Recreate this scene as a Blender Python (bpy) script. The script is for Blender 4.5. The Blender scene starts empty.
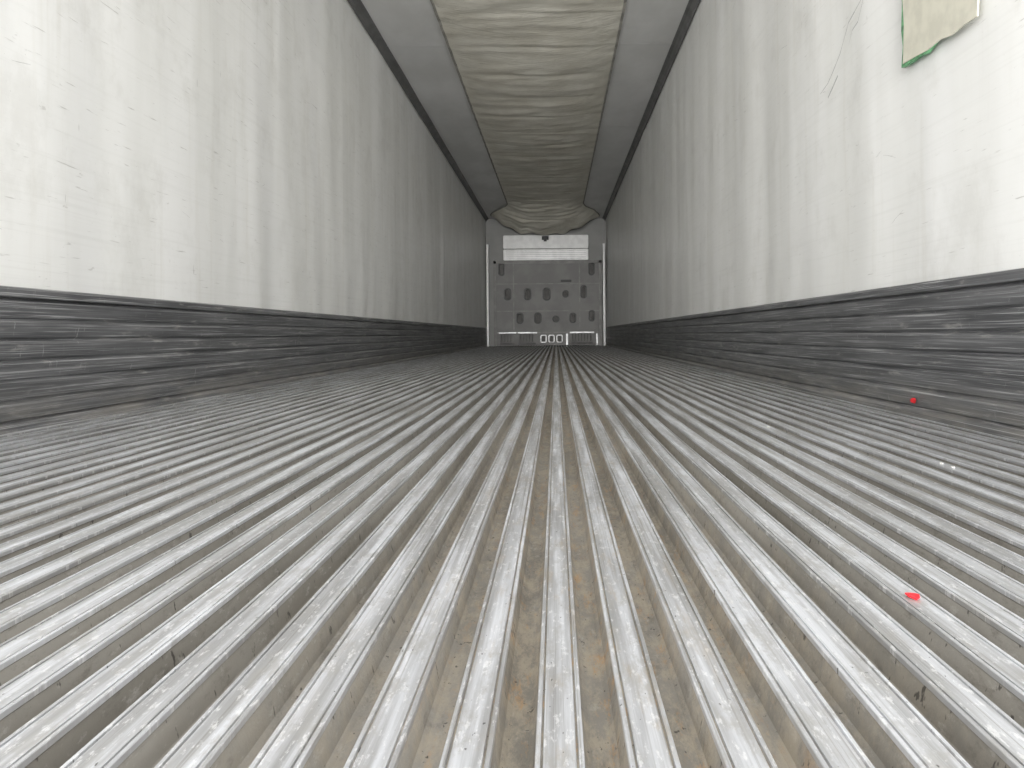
import bpy, math, random
from mathutils import Matrix, Vector, noise
random.seed(7)
XL, XR = -1.45, 1.05
ZC = 2.675
Y0, Y1 = -0.30, 15.55
XM = (XL+XR)/2
sc = bpy.context.scene
COL = sc.collection

def mesh_obj(name, verts, faces, mats, fm=None, smooth=False, parent=None):
    me = bpy.data.meshes.new(name)
    me.from_pydata(verts, [], faces)
    for m in mats: me.materials.append(m)
    if fm:
        for p, i in zip(me.polygons, fm): p.material_index = i
    if smooth:
        for p in me.polygons: p.use_smooth = True
    me.update()
    ob = bpy.data.objects.new(name, me)
    COL.objects.link(ob)
    if parent: ob.parent = parent
    return ob

def box(bx, by, bz, V, F, FM=None, mi=0):
    n = len(V)
    for x in bx:
        for y in by:
            for z in bz: V.append((x, y, z))
    for f in ((0,1,3,2),(4,6,7,5),(0,4,5,1),(2,3,7,6),(0,2,6,4),(1,5,7,3)):
        F.append(tuple(n+i for i in f))
        if FM is not None: FM.append(mi)

# ---------- node helpers
class NT:
    def __init__(s, name):
        s.m = bpy.data.materials.new(name); s.m.use_nodes = True
        s.t = s.m.node_tree; s.n = s.t.nodes; s.l = s.t.links
        s.b = s.n['Principled BSDF']
        s.co = s.n.new('ShaderNodeTexCoord').outputs['Object']
    def mapv(s, scale, loc=(0,0,0), rot=(0,0,0)):
        m = s.n.new('ShaderNodeMapping'); s.l.new(s.co, m.inputs['Vector'])
        m.inputs['Scale'].default_value = scale; m.inputs['Location'].default_value = loc
        m.inputs['Rotation'].default_value = rot
        return m.outputs[0]
    def noise(s, scale, detail=4, rough=.55, loc=(0,0,0), rot=(0,0,0), dist=0):
        t = s.n.new('ShaderNodeTexNoise'); s.l.new(s.mapv(scale, loc, rot), t.inputs['Vector'])
        t.inputs['Scale'].default_value = 1; t.inputs['Detail'].default_value = detail
        t.inputs['Roughness'].default_value = rough; t.inputs['Distortion'].default_value = dist
        return t.outputs['Fac']
    def ramp(s, f, a, b, va=0., vb=1.):
        r = s.n.new('ShaderNodeMapRange'); s.l.new(f, r.inputs['Value'])
        r.inputs['From Min'].default_value = a; r.inputs['From Max'].default_value = b
        r.inputs['To Min'].default_value = va; r.inputs['To Max'].default_value = vb
        r.interpolation_type = 'SMOOTHSTEP'
        return r.outputs[0]
    def math(s, op, a, b=None):
        r = s.n.new('ShaderNodeMath'); r.operation = op
        for i, v in enumerate((a, b)):
            if v is None: continue
            if isinstance(v, (int, float)): r.inputs[i].default_value = v
            else: s.l.new(v, r.inputs[i])
        return r.outputs[0]
    def mix(s, f, a, b, mode='MIX'):
        r = s.n.new('ShaderNodeMix'); r.data_type = 'RGBA'; r.blend_type = mode
        for k, v in ((0, f), (6, a), (7, b)):
            if isinstance(v, (int, float)): r.inputs[k].default_value = v
            elif isinstance(v, tuple): r.inputs[k].default_value = (*v, 1)
            else: s.l.new(v, r.inputs[k])
        return r.outputs[2]
    def sep(s):
        r = s.n.new('ShaderNodeSeparateXYZ'); s.l.new(s.co, r.inputs[0]); return r.outputs
    def color(s, v):
        if isinstance(v, tuple): s.b.inputs['Base Color'].default_value = (*v, 1)
        else: s.l.new(v, s.b.inputs['Base Color'])
    def rough(s, v):
        if isinstance(v, (int, float)): s.b.inputs['Roughness'].default_value = v
        else: s.l.new(v, s.b.inputs['Roughness'])
    def metal(s, v): s.b.inputs['Metallic'].default_value = v
    def bump(s, h, d=.002, st=1.):
        b = s.n.new('ShaderNodeBump'); s.l.new(h, b.inputs['Height'])
        b.inputs['Distance'].default_value = d; b.inputs['Strength'].default_value = st
        s.l.new(b.outputs[0], s.b.inputs['Normal'])

def simple(name, c, r=.5, m=0., var=.15, sc_=(8,8,8)):
    t = NT(name)
    n = t.noise(sc_, 5)
    c2 = tuple(x*(1-var*2) for x in c)
    t.color(t.mix(t.ramp(n, .35, .65), c2, c)); t.rough(r); t.metal(m)
    return t.m

# ---------- materials
def wall_mat():
    t = NT('white_frp_liner')
    c = t.mix(t.ramp(t.noise((1,3.5,.5), 4), .35, .7), (.81,.81,.785), (.885,.885,.87))
    c = t.mix(t.ramp(t.noise((1,1.2,90), 3, .6), .48, .75, 0, .16), c, (.60,.60,.57))
    c = t.mix(t.ramp(t.noise((1,14,.9), 4, .6, (3,1,7)), .54, .72, 0, .22), c, (.64,.62,.56))
    c = t.mix(t.ramp(t.noise((1,4,3), 6, .7, (1,5,3)), .50, .70, 0, .26), c, (.56,.55,.51))
    c = t.mix(t.ramp(t.noise((1,7,120), 3, .6, (3,1,2)), .66, .74, 0, .6), c, (.40,.39,.36))
    c = t.mix(t.ramp(t.noise((1,10,28), 5, .7, (13,4,2), (.5,0,0)), .66, .74, 0, .45), c, (.42,.41,.38))
    c = t.mix(t.ramp(t.noise((1,70,9), 2, .5, (9,4,2), (.35,0,0)), .76, .80, 0, .6), c, (.30,.29,.27))
    c = t.mix(t.ramp(t.noise((1,170,170), 2, .5, (2,8,5)), .765, .80, 0, .75), c, (.25,.24,.22))
    t.color(c); t.rough(t.ramp(t.noise((2,5,5)), .3, .7, .30, .48))
    return t.m
def scuff_mat():
    t = NT('scuff_liner_dark')
    c = t.mix(t.ramp(t.noise((4,2,25), 5), .35, .7), (.085,.087,.090), (.155,.157,.161))
    c = t.mix(t.ramp(t.noise((1,1.5,260), 4, .65), .48, .70, 0, .65), c, (.33,.33,.335))
    c = t.mix(t.ramp(t.noise((1,75,12), 5, .7, (0,0,4), (.9,0,0)), .64, .72, 0, .6), c, (.48,.48,.48))
    c = t.mix(t.ramp(t.noise((1,60,9), 5, .7, (5,2,4), (-1.1,0,0)), .65, .72, 0, .6), c, (.48,.48,.47))
    c = t.mix(t.ramp(t.noise((1,2.2,420), 3, .6, (7,9,1)), .58, .66, 0, .75), c, (.55,.55,.55))
    c = t.mix(t.ramp(t.noise((1,6,40), 5, .65, (7,2,1)), .58, .72, 0, .6), c, (.40,.39,.37))
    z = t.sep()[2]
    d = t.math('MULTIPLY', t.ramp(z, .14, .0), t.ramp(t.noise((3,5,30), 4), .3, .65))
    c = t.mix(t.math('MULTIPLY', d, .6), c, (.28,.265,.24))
    t.color(c); t.rough(.4); t.metal(.12)
    t.bump(t.noise((1,3,200), 3), .0008)
    return t.m
def top_mat():
    t = NT('worn_aluminium_bar_top')
    c = t.mix(t.ramp(t.noise((60,2.2,1), 5, .6), .35, .68), (.33,.33,.33), (.67,.685,.715))
    c = t.mix(t.ramp(t.noise((420,1.4,1), 3, .6), .54, .68, 0, .6), c, (.22,.21,.19))
    c = t.mix(t.ramp(t.noise((45,16,1), 6, .75, (4,4,0)), .48, .64, 0, .6), c, (.37,.36,.34))
    c = t.mix(t.ramp(t.noise((160,50,1), 5, .75, (8,4,0)), .54, .64, 0, .5), c, (.86,.86,.86))
    x, y, z = t.sep()
    ax = t.math('ABSOLUTE', t.math('SUBTRACT', x, .02))
    m = t.math('MULTIPLY', t.ramp(ax, .25, .03), t.ramp(t.noise((50,9,1), 6, .75), .52, .68))
    c = t.mix(t.math('MULTIPLY', m, .4), c, (.42,.34,.24))
    c = t.mix(t.ramp(t.noise((260,140,1), 2, .5, (1,2,0)), .70, .76, 0, .8), c, (.05,.045,.04))
    t.color(c); t.rough(t.ramp(t.noise((80,6,1)), .3, .7, .28, .48)); t.metal(.45)
    t.bump(t.noise((500,4,1), 3), .0004)
    return t.m
def chan_mat():
    t = NT('dirty_channel_metal')
    c = t.mix(t.ramp(t.noise((9,1.3,5), 5, .6), .35, .68), (.21,.197,.172), (.34,.325,.295))
    c = t.mix(t.ramp(t.noise((60,26,60), 6, .75), .52, .68, 0, .5), c, (.12,.11,.095))
    c = t.mix(t.ramp(t.noise((90,40,90), 6, .75, (3,3,1)), .55, .68, 0, .4), c, (.50,.48,.45))
    x, y, z = t.sep()
    ax = t.math('ABSOLUTE', t.math('SUBTRACT', x, .03))
    nr = t.noise((60,22,14), 8, .8, (2,7,0))
    m = t.math('MULTIPLY', t.ramp(ax, .34, .05), t.ramp(nr, .42, .62))
    c = t.mix(t.math('MULTIPLY', m, .6), c, (.46,.40,.31))
    m2 = t.math('MULTIPLY', t.ramp(ax, .20, .02), t.ramp(t.noise((80,20,14), 8, .8, (9,1,0)), .53, .64))
    c = t.mix(t.math('MULTIPLY', m2, .6), c, (.48,.28,.12))
    c = t.mix(t.ramp(t.noise((170,110,40), 3, .6, (1,5,0)), .64, .70, 0, .85), c, (.04,.035,.03))
    t.color(c); t.rough(.5); t.metal(.2)
    t.bump(t.noise((90,50,50), 6, .7), .0008)
    return t.m
def fabric_mat():
    t = NT('air_chute_fabric')
    c = t.mix(t.ramp(t.noise((3,2,2), 5, .6), .3, .7), (.52,.495,.42), (.62,.60,.53))
    c = t.mix(t.ramp(t.noise((12,30,1), 4, .6, (3,3,3)), .60, .72, 0, .25), c, (.36,.34,.29))
    t.color(c); t.rough(.75)
    t.bump(t.noise((5,22,5), 6, .65, dist=1.2), .009)
    return t.m
def ceil_mat():
    t = NT('ceiling_liner')
    c = t.mix(t.ramp(t.noise((2,1,1), 4), .35, .7), (.56,.56,.545), (.66,.66,.65))
    t.color(c); t.rough(.45)
    t.bump(t.noise((3,2.0,1), 3), .01)
    return t.m
M_wall, M_scuff, M_top, M_chan, M_fab, M_ceil = wall_mat(), scuff_mat(), top_mat(), chan_mat(), fabric_mat(), ceil_mat()
M_trim = simple('dark_cove_trim', (.14,.14,.137), .5)
M_panel = simple('grey_bulkhead_plastic', (.135,.132,.125), .5, 0, .12, (3,3,3))
M_rib = simple('bulkhead_rim_plastic', (.18,.175,.165), .5)
M_rimd = simple('slot_rim_dark', (.035,.035,.033), .5)
M_back = simple('air_space_grey', (.12,.117,.11), .7)
M_dark = simple('black_plastic', (.03,.03,.03), .6)
M_white = simple('painted_white_panel', (.66,.66,.65), .3, 0, .06)
M_front = simple('front_wall_liner', (.21,.21,.20), .5, 0, .08, (2,2,2))
M_alu = simple('bare_aluminium', (.42,.42,.42), .4, .4)
M_cream = simple('cream_patch_plastic', (.66,.64,.54), .45, 0, .06, (20,20,20))
M_green = simple('green_adhesive', (.20,.50,.25), .6, 0, .3, (40,40,40))
M_red = simple('red_scrap_plastic', (.85,.02,.03), .5, 0, .1, (60,60,60))
M_bit = simple('pale_debris', (.75,.74,.7), .6)
M_mark = simple('grey_scrape', (.60,.60,.58), .5, 0, .15, (30,30,30))
M_seam = simple('chute_seam', (.30,.29,.26), .8)

# ---------- floor : extruded T-section deck
pitch = 0.0543
def floor():
    prof = []; mi = []
    H = -.026
    hw = .0144
    n0 = int((XL)/pitch)-1; n1 = int((XR)/pitch)+1
    def add(x, z, m): prof.append((x, z)); mi.append(m)
    for k in range(n0, n1+1):
        cx = k*pitch
        if cx-.03 < XL-.03 or cx+.03 > XR+.03: continue
        g = (pitch/2-hw)
        add(cx-hw-g, H, 1)
        add(cx-hw-.0060, H, 1)
        add(cx-hw-.0025, H+.003, 1)
        add(cx-hw+.0015, -.0060, 1)
        add(cx-hw, -.0045, 0)
        add(cx-hw, -.0005, 0)
        add(cx-hw+.0005, 0, 0)
        add(cx-hw+.0030, 0, 0)
        add(cx-hw+.0033, -.0022, 1)
        add(cx-hw+.0046, -.0022, 0)
        add(cx-hw+.0049, -.0002, 0)
        add(cx+hw-.0049, -.0002, 0)
        add(cx+hw-.0046, -.0022, 1)
        add(cx+hw-.0033, -.0022, 0)
        add(cx+hw-.0030, 0, 0)
        add(cx+hw-.0005, 0, 0)
        add(cx+hw, -.0005, 0)
        add(cx+hw, -.0045, 1)
        add(cx+hw-.0015, -.0060, 1)
        add(cx+hw+.0025, H+.003, 1)
        add(cx+hw+.0060, H, 1)
    add(prof[-1][0]+.012, H, 1)
    V = []; F = []; FM = []
    ys = [Y0, 4, 8, 12, Y1]
    n = len(prof)
    for y in ys:
        for x, z in prof: V.append((x, y, z))
    for j in range(len(ys)-1):
        for i in range(n-1):
            F.append((j*n+i, j*n+i+1, (j+1)*n+i+1, (j+1)*n+i)); FM.append(mi[i])
    box((XL-.05, XR+.05), (Y0, Y1), (-.10, -.028), V, F, FM, 1)
    return mesh_obj('floor', V, F, [M_top, M_chan], FM)
floor()

# ---------- walls : bowed liner sheets
SC = .38
def wall(name, X, s, seed):
    ys = []; y = Y0
    while y < Y1: ys.append(y); y += .035
    ys.append(Y1)
    zs = [SC-.02+i*(ZC-SC+.02)/24 for i in range(25)]
    V = []; F = []
    for y in ys:
        for z in zs:
            a = noise.noise(Vector((y*1.9, z*.28, seed)))*.0075
            a += noise.noise(Vector((y*4.5, z*.5, seed+9)))*.0040
            a += noise.noise(Vector((y*9, z*1.6, seed+20)))*.0012
            V.append((X - s*(a-.006)*1.0, y, z))
    m = len(zs)
    for i in range(len(ys)-1):
        for j in range(m-1):
            F.append((i*m+j, i*m+j+1, (i+1)*m+j+1, (i+1)*m+j))
    k = len(V)
    xo = X+s*.06
    for x in (X+s*.02, xo):
        for yy in (Y0, Y1):
            for z in (-.1, ZC+.06): V.append((x, yy, z))
    for f in ((0,1,3,2),(4,6,7,5),(0,4,5,1),(2,3,7,6),(0,2,6,4),(1,5,7,3)): F.append(tuple(k+i for i in f))
    o = mesh_obj(name, V, F, [M_wall], smooth=True)
    for p in list(o.data.polygons)[-6:]: p.use_smooth = False
    return o
WL = wall('wall_left', XL, -1, 3.3)
WR = wall('wall_right', XR, 1, 41.7)

def scuff(name, X, s):
    prof = [(.000, -.027), (.030, -.027), (.030, .012), (.022, .020)]
    z = .022; h = .0545
    for i in range(6):
        prof += [(.009, z+.003), (.0165, z+.009), (.023, z+h-.009), (.020, z+h-.003), (.009, z+h)]
        z += h
    prof += [(.010, z+.003), (.029, z+.006), (.030, SC-.006), (.026, SC), (.004, SC+.004), (-.01, SC+.004)]
    V = []; F = []; n = len(prof)
    ys = [Y0+i*(Y1-.25-Y0)/60 for i in range(61)]
    for y in ys:
        for a, zz in prof:
            w = noise.noise(Vector((y*1.3, zz*6, X)))*.0025 if .02 < zz < SC-.02 else 0
            V.append((X - s*(a+w), y, zz))
    for j in range(60):
        for i in range(n-1): F.append((j*n+i, j*n+i+1, (j+1)*n+i+1, (j+1)*n+i))
    return mesh_obj(name, V, F, [M_scuff])
scuff('baseboard_left', XL, -1)
scuff('baseboard_right', XR, 1)

# ---------- ceiling
def ceiling():
    V = []; F = []; nx, ny = 26, 260
    for j in range(ny+1):
        y = Y0+(Y1-Y0)*j/ny
        for i in range(nx+1):
            x = XL-.05+(XR-XL+.1)*i/nx
            V.append((x, y, ZC+noise.noise(Vector((x*1.5, y*1.1, 5)))*.008))
    for j in range(ny):
        for i in range(nx):
            a = j*(nx+1)+i; F.append((a, a+nx+1, a+nx+2, a+1))
    o = mesh_obj('ceiling', V, F, [M_ceil], smooth=True)
    V2 = []; F2 = []
    box((XL-.06, XR+.06), (Y0, Y1), (ZC+.03, ZC+.09), V2, F2)
    mesh_obj('roof_skin', V2, F2, [M_ceil], parent=o)
    V2 = []; F2 = []
    y = 1.3
    while y < Y1-.5:
        box((XL+.03, XM-.70), (y, y+.02), (ZC-.0075, ZC-.0065), V2, F2)
        box((XM+.70, XR-.03), (y, y+.02), (ZC-.0075, ZC-.0065), V2, F2)
        y += 2.44
    mesh_obj('seam_strips', V2, F2, [M_ceil], parent=o)
ceiling()
def cove(name, X, s):
    prof = [(.0, ZC-.065), (.008, ZC-.068), (.014, ZC-.060), (.018, ZC-.040), (.035, ZC-.020), (.050, ZC-.014), (.058, ZC-.010), (.058, ZC+.006)]
    V = []; F = []; n = len(prof)
    for y in (Y0, Y1-.02):
        for a, z in prof: V.append((X-s*a, y, z))
    for i in range(n-1): F.append((i, i+1, n+i+1, n+i))
    mesh_obj(name, V, F, [M_trim])
cove('trim_1', XL, -1); cove('trim_2', XR, 1)

# ---------- air chute
def sstep(a, b, x):
    t = max(0, min(1, (x-a)/(b-a))); return t*t*(3-2*t)
def chute():
    ya, yb = Y0, 15.1
    ny, nx = 620, 44
    V = []; F = []
    CX = -.175
    def pt(u, y):
        e = sstep(13.6, 15.0, y)
        W = .70 + .40*e
        sag = .10 + .02*math.sin(y*.9+1) + .245*sstep(13.0, 14.8, y)
        x = CX + u*W + (XM-CX)*e
        c = y + .22*(1-u*u)
        w = noise.noise(Vector((u*.9, c*2.6, 2)))*.012 + noise.noise(Vector((u*1.8, c*7, 8)))*.009
        w += abs(noise.noise(Vector((u*1.3+c*.6, c*4.2, 14))))*-.011
        ph = (c % .62)/.62
        w += .008*math.exp(-((min(ph, 1-ph))/.05)**2)
        env = (1-abs(u)**4)*(1+3*sstep(12.5, 14, y))
        # gathered folds where the cloth is bunched to the outlet
        fold = .022*e*math.sin(u*17+noise.noise(Vector((u*2, y*1.5, 3)))*4)
        edge = .010*abs(math.sin(y*math.pi/.30))*math.exp(-((1-abs(u))/.10)**2)
        z = ZC-.014 - sag*(1-abs(u)**2.2) + w*env - edge + fold
        return x, y, min(z, ZC-.012)
    for j in range(ny+1):
        y = ya+(yb-ya)*j/ny
        for i in range(nx+1): V.append(pt(-1+2*i/nx, y))
    for j in range(ny):
        for i in range(nx):
            a = j*(nx+1)+i; F.append((a, a+nx+1, a+nx+2, a+1))
    root = mesh_obj('air_chute', V, F, [M_fab], smooth=True)
    V = []; F = []
    for u in (-1, 1):
        for j in range(200):
            ya_, yb_ = ya+(yb-ya)*j/200, ya+(yb-ya)*(j+1)/200
            a = pt(u, ya_); b = pt(u, yb_); n = len(V)
            for p in (a, b):
                for dx in (-.010, .010):
                    for dz in (-.005, .002): V.append((p[0]+dx, p[1], p[2]+dz))
            for f in ((0,1,3,2),(4,6,7,5),(0,4,5,1),(2,3,7,6),(0,2,6,4)): F.append(tuple(n+i for i in f))
    mesh_obj('hanging_rails', V, F, [M_seam], parent=root)
chute()

# ---------- front wall and bulkhead
V = []; F = []
box((XL-.06, XR+.06), (Y1-.02, Y1+.06), (-.1, ZC+.09), V, F)
mesh_obj('wall_front', V, F, [M_front])

YB = 15.2
S = 740/YB
def P(px, py): return ((px-556)/S, .245+(334-py)/S)

def plate(name, outer, holes, y, depth, mat, parent, bev=.004):
    cu = bpy.data.curves.new(name, 'CURVE'); cu.dimensions = '2D'; cu.fill_mode = 'BOTH'
    cu.extrude = depth/2; cu.bevel_depth = bev; cu.bevel_resolution = 1
    for pts in [outer]+holes:
        sp = cu.splines.new('POLY'); sp.points.add(len(pts)-1); sp.use_cyclic_u = True
        for q, (x, z) in zip(sp.points, pts): q.co = (x, z, 0, 1)
    ob = bpy.data.objects.new(name+'_c', cu); COL.objects.link(ob)
    dg = bpy.context.evaluated_depsgraph_get()
    me = bpy.data.meshes.new_from_object(ob.evaluated_get(dg))
    bpy.data.objects.remove(ob)
    me.transform(Matrix.Translation((0, y, 0)) @ Matrix.Rotation(math.pi/2, 4, 'X'))
    me.materials.clear(); me.materials.append(mat)
    o = bpy.data.objects.new(name, me); COL.objects.link(o); o.parent = parent
    return o
def rrect(cx, cz, w, h, r, n=6):
    pts = []
    for ax, az, a0 in ((1,1,0),(-1,1,90),(-1,-1,180),(1,-1,270)):
        for i in range(n+1):
            a = math.radians(a0+90*i/n)
            pts.append((cx+ax*(w/2-r)+r*math.cos(a), cz+az*(h/2-r)+r*math.sin(a)))
    return pts

def bulkhead():
    root = bpy.data.objects.new('front_bulkhead', None); COL.objects.link(root)
    x0, zt = P(495, 261); x1, _ = P(601, 261)
    zb = .012
    cx, w = (x0+x1)/2, x1-x0; cz, h = (zt+zb)/2, zt-zb
    slots = []
    for px, py, ww, hh in ((502,269,.08,.22),(592,269,.08,.22),
                           (508,294,.10,.20),(528,294,.10,.20),(547,294,.11,.22),(584,292,.08,.22),
                           (520,318,.10,.18),(538,318,.10,.18),(566,294,.08,.10),(573,318,.09,.16),
                           (592,316,.08,.18)):
        X, Z = P(px, py); slots.append((X, Z, ww, hh, ww*.45))
    X, Z = P(556, 319); slots.append((X, Z, .09, .09, .043))
    for a, b in ((500,515),(519,536),(571,593)):
        xa, _ = P(a, 0); xb, _ = P(b, 0)
        k = int((xb-xa)/.062)
        for i in range(k):
            slots.append((xa+.03+i*.062, .17, .034, .17, .015))
        slots.append(((xa+xb)/2, .052, xb-xa, .045, .02))
    for a in (543.5, 551.5, 559.5):
        xa, _ = P(a, 0); slots.append((xa, .15, .085, .12, .02))
    plate('moulded_panel', rrect(cx, cz, w, h, .05), [rrect(*s) for s in slots], YB, .035, M_panel, root)
    for i, s in enumerate(slots[:12]):
        X, Z, ww, hh, r = s
        plate('slot_rim_%d' % i, rrect(X, Z, ww+.05, hh+.05, r+.022), [rrect(X, Z, ww+.004, hh+.004, r)], YB-.03, .02, M_rimd, root, .003)
    for i, s in enumerate(slots[-3:]):
        X, Z, ww, hh, r = s
        plate('foot_rim_%d' % i, rrect(X, Z, ww+.04, hh+.04, r+.015), [rrect(X, Z, ww+.006, hh+.006, r)], YB-.03, .02, M_alu, root, .003)
    V = []; F = []
    box((x0+.02, x1-.02), (YB+.025, YB+.035), (zb, zt-.02), V, F)
    mesh_obj('air_space_backing', V, F, [M_back], parent=root)
    V = []; F = []
    box((x0-.02, x0+.035), (YB-.045, YB-.02), (.0, zt+.01), V, F)
    box((x1-.035, x1+.02), (YB-.045, YB-.02), (.0, zt+.01), V, F)
    box((x0-.02, x1+.02), (YB-.045, YB-.02), (zt-.05, zt+.01), V, F)
    for px in (514, 580):
        X, _ = P(px, 0)
        box((X-.012, X+.012), (YB-.035, YB-.02), (.32, zt-.05), V, F)
    for z in (.28, .72, 1.28):
        box((x0+.035, x1-.035), (YB-.030, YB-.02), (z-.010, z+.010), V, F)
    mesh_obj('frame_ribs', V, F, [M_rib], parent=root)
    V = []; F = []
    for a, b in ((499,516),(518,537),(570,594)):
        xa, _ = P(a, 0); xb, _ = P(b, 0)
        box((xa, xb), (YB-.04, YB-.02), (.262, .29), V, F)
    for px in (567, 597):
        X, _ = P(px, 0); box((X-.02, X+.02), (YB-.04, YB-.02), (.02, .25), V, F)
    mesh_obj('foot_brackets', V, F, [M_alu], parent=root)
    X, Z = P(567, 281); V = []; F = []
    box((X-.12, X+.10), (YB-.024, YB-.019), (Z-.025, Z+.025), V, F)
    mesh_obj('label_plate', V, F, [M_dark], parent=root)
    V = []; F = []
    box((XL+.035, XL+.075), (YB-.03, YB+.05), (.0, zt+.35), V, F)
    box((XR-.075, XR-.035), (YB-.03, YB+.05), (.0, zt+.35), V, F)
    mesh_obj('side_rails', V, F, [M_white], parent=root)
bulkhead()

def evap():
    root = bpy.data.objects.new('evaporator_cover', None); COL.objects.link(root)
    x0, z0 = P(504, 261); x1, z1 = P(589, 235)
    zm = P(0, 249)[1]
    V = []; F = []
    box((x0, x1), (YB+.06, Y1-.021), (z0+.01, z1+.05), V, F)
    mesh_obj('housing', V, F, [M_front], parent=root)
    plate('upper_panel', rrect((x0+x1)/2, (zm+z1)/2+.01, x1-x0, z1-zm-.02, .02), [], YB+.03, .02, M_white, root)
    plate('lower_panel', rrect((x0+x1)/2, (zm+z0)/2+.012, x1-x0, zm-z0-.025, .02), [], YB+.03, .02, M_white, root)
    V = []; F = []
    for i in range(5):
        z = z0+.05+i*.04
        box((x0+.05, x1-.05), (YB+.008, YB+.02), (z, z+.010), V, F)
    mesh_obj('louvre_lines', V, F, [M_alu], parent=root)
    X, Z = P(546, 238)
    V = []; F = []
    box((X-.07, X+.07), (YB-.02, YB+.02), (Z-.035, Z+.04), V, F)
    box((X-.03, X+.03), (YB-.04, YB-.02), (Z-.07, Z+.01), V, F)
    mesh_obj('latch', V, F, [M_dark], parent=root)
evap()

# ---------- repair patch on the right wall
def blob(pts, x, th, mat, name, parent):
    n = len(pts)
    V = [(x, y, z) for y, z in pts]+[(x+th, y, z) for y, z in pts]
    F = [tuple(range(n)), tuple(reversed(range(n, 2*n)))]+[(i, (i+1) % n, n+(i+1) % n, n+i) for i in range(n)]
    return mesh_obj(name, V, F, [mat], parent=parent)
root = bpy.data.objects.new('wall_repair_patch', None); COL.objects.link(root)
cream = [(2.19,1.036),(2.12,1.030),(2.05,1.022),(1.98,1.024),(1.92,1.012),(1.86,1.015),(1.805,1.012),(1.80,1.06),(1.802,1.12),(1.798,1.20),(1.80,1.36),(1.95,1.37),(2.08,1.365),(2.185,1.37),(2.192,1.25),(2.182,1.15)]
gr = [(2.206,1.03),(2.16,1.026),(2.10,1.024),(2.06,1.018),(2.00,1.035),(1.9,1.06),(1.9,1.3),(2.0,1.36),(2.196,1.362),(2.208,1.30),(2.199,1.22),(2.205,1.14),(2.196,1.09)]
blob(gr, XR-.013, .012, M_green, 'adhesive_edge', root)
blob(cream, XR-.016, .004, M_cream, 'patch_sheet', root)

# scrapes on the liner
def scrapes(parent, X, n, special):
    V = []; F = []
    def streak(pts, w):
        k0 = len(V)
        for k, (y, z) in enumerate(pts):
            ww = w*(.3+.7*math.sin(math.pi*(k+.5)/len(pts)))
            V.append((X, y, z-ww)); V.append((X, y, z+ww))
        for k in range(len(pts)-1): F.append((k0+2*k, k0+2*k+1, k0+2*k+3, k0+2*k+2))
    for pts, w in special: streak(pts, w)
    for _ in range(n):
        y = random.uniform(1.7, 6); z = random.uniform(.5, 2.3)
        L = random.uniform(.02, .10); a = random.uniform(-.5, .5)
        streak([(y+L*t*math.cos(a), z+L*t*math.sin(a)+random.uniform(-.002, .002)) for t in (0,.33,.66,1)], random.uniform(.0004,.001))
    mesh_obj('liner_scrapes', V, F, [M_mark], parent=parent)
scrapes(WR, XR-.0125, 30, [([(2.88,1.17),(2.80,1.185),(2.75,1.21),(2.68,1.25),(2.60,1.33),(2.50,1.36),(2.42,1.41),(2.35,1.42)], .003),
    ([(2.60,1.25),(2.57,1.29),(2.52,1.30),(2.44,1.40),(2.36,1.47)], .002), ([(2.80,1.13),(2.74,1.16),(2.70,1.18)], .005)])
scrapes(WL, XL+.0125, 40, [])

# ---------- litter
def chip(name, x, y, z, s, mat, wall=False):
    n = 7
    V = []
    pts = [(math.cos(i/n*2*math.pi)*s*random.uniform(.6,1.1), math.sin(i/n*2*math.pi)*s*random.uniform(.6,1.1)) for i in range(n)]
    for h in (0, .0015):
        for a, b in pts:
            c = h+abs(a)*.25
            V.append((x-c, y+a*1.2, z+b*.5) if wall else (x+a, y+b*1.6, z+c))
    F = [tuple(reversed(range(n))), tuple(range(n, 2*n))]+[(i, (i+1) % n, n+(i+1) % n, n+i) for i in range(n)]
    return mesh_obj(name, V, F, [mat])
chip('red_scrap', .326, .68, .0002, .0056, M_red)
chip('red_scrap', XR-.024, 2.12, .045, .016, M_red, True)
for x, y in ((.69, 1.32),(.71,1.36),(.45,2.3),(.55,1.9)):
    chip('paper_crumb', round(x/pitch)*pitch, y, .0002, .0035, M_bit)

# ---------- light: daylight through the open rear doors, plus added fill suns
w = bpy.data.worlds.new('daylight'); sc.world = w; w.use_nodes = True
bg = w.node_tree.nodes['Background']
bg.inputs[0].default_value = (.985, .985, 1, 1); bg.inputs[1].default_value = 4.2
L = bpy.data.lights.new('door_portal', 'AREA'); L.shape = 'RECTANGLE'; L.size = 2.6; L.size_y = 2.8
L.cycles.is_portal = True
lo = bpy.data.objects.new('door_portal', L); COL.objects.link(lo)
lo.location = (XM, Y0-.02, ZC/2); lo.rotation_euler = (math.pi/2, 0, 0)
for nm, ang, st in (('deep_fill_sun', 22, 3.1), ('wide_fill_sun', 55, 5.2)):  # added suns aimed along the trailer so light reaches its far end
    s = bpy.data.lights.new(nm, 'SUN'); s.angle = math.radians(ang); s.energy = st
    s.color = (1, .99, .965)
    so = bpy.data.objects.new(nm, s); COL.objects.link(so)
    so.location = (XM, -6, 2.2); so.rotation_euler = (math.radians(90-2.0), 0, 0)

# ---------- camera
cd = bpy.data.cameras.new('camera'); cam = bpy.data.objects.new('camera', cd); COL.objects.link(cam)
cd.sensor_width = 36; cd.lens = 26.0; cd.clip_start = .02; cd.clip_end = 100
cd.shift_x = -44/1024; cd.shift_y = -50/1024
cam.matrix_world = Matrix.Translation((0, 0, .245)) @ Matrix.Rotation(math.pi/2, 4, 'X') @ Matrix.Rotation(math.radians(-.5), 4, 'Z')
sc.camera = cam
sc.view_settings.view_transform = 'Standard'
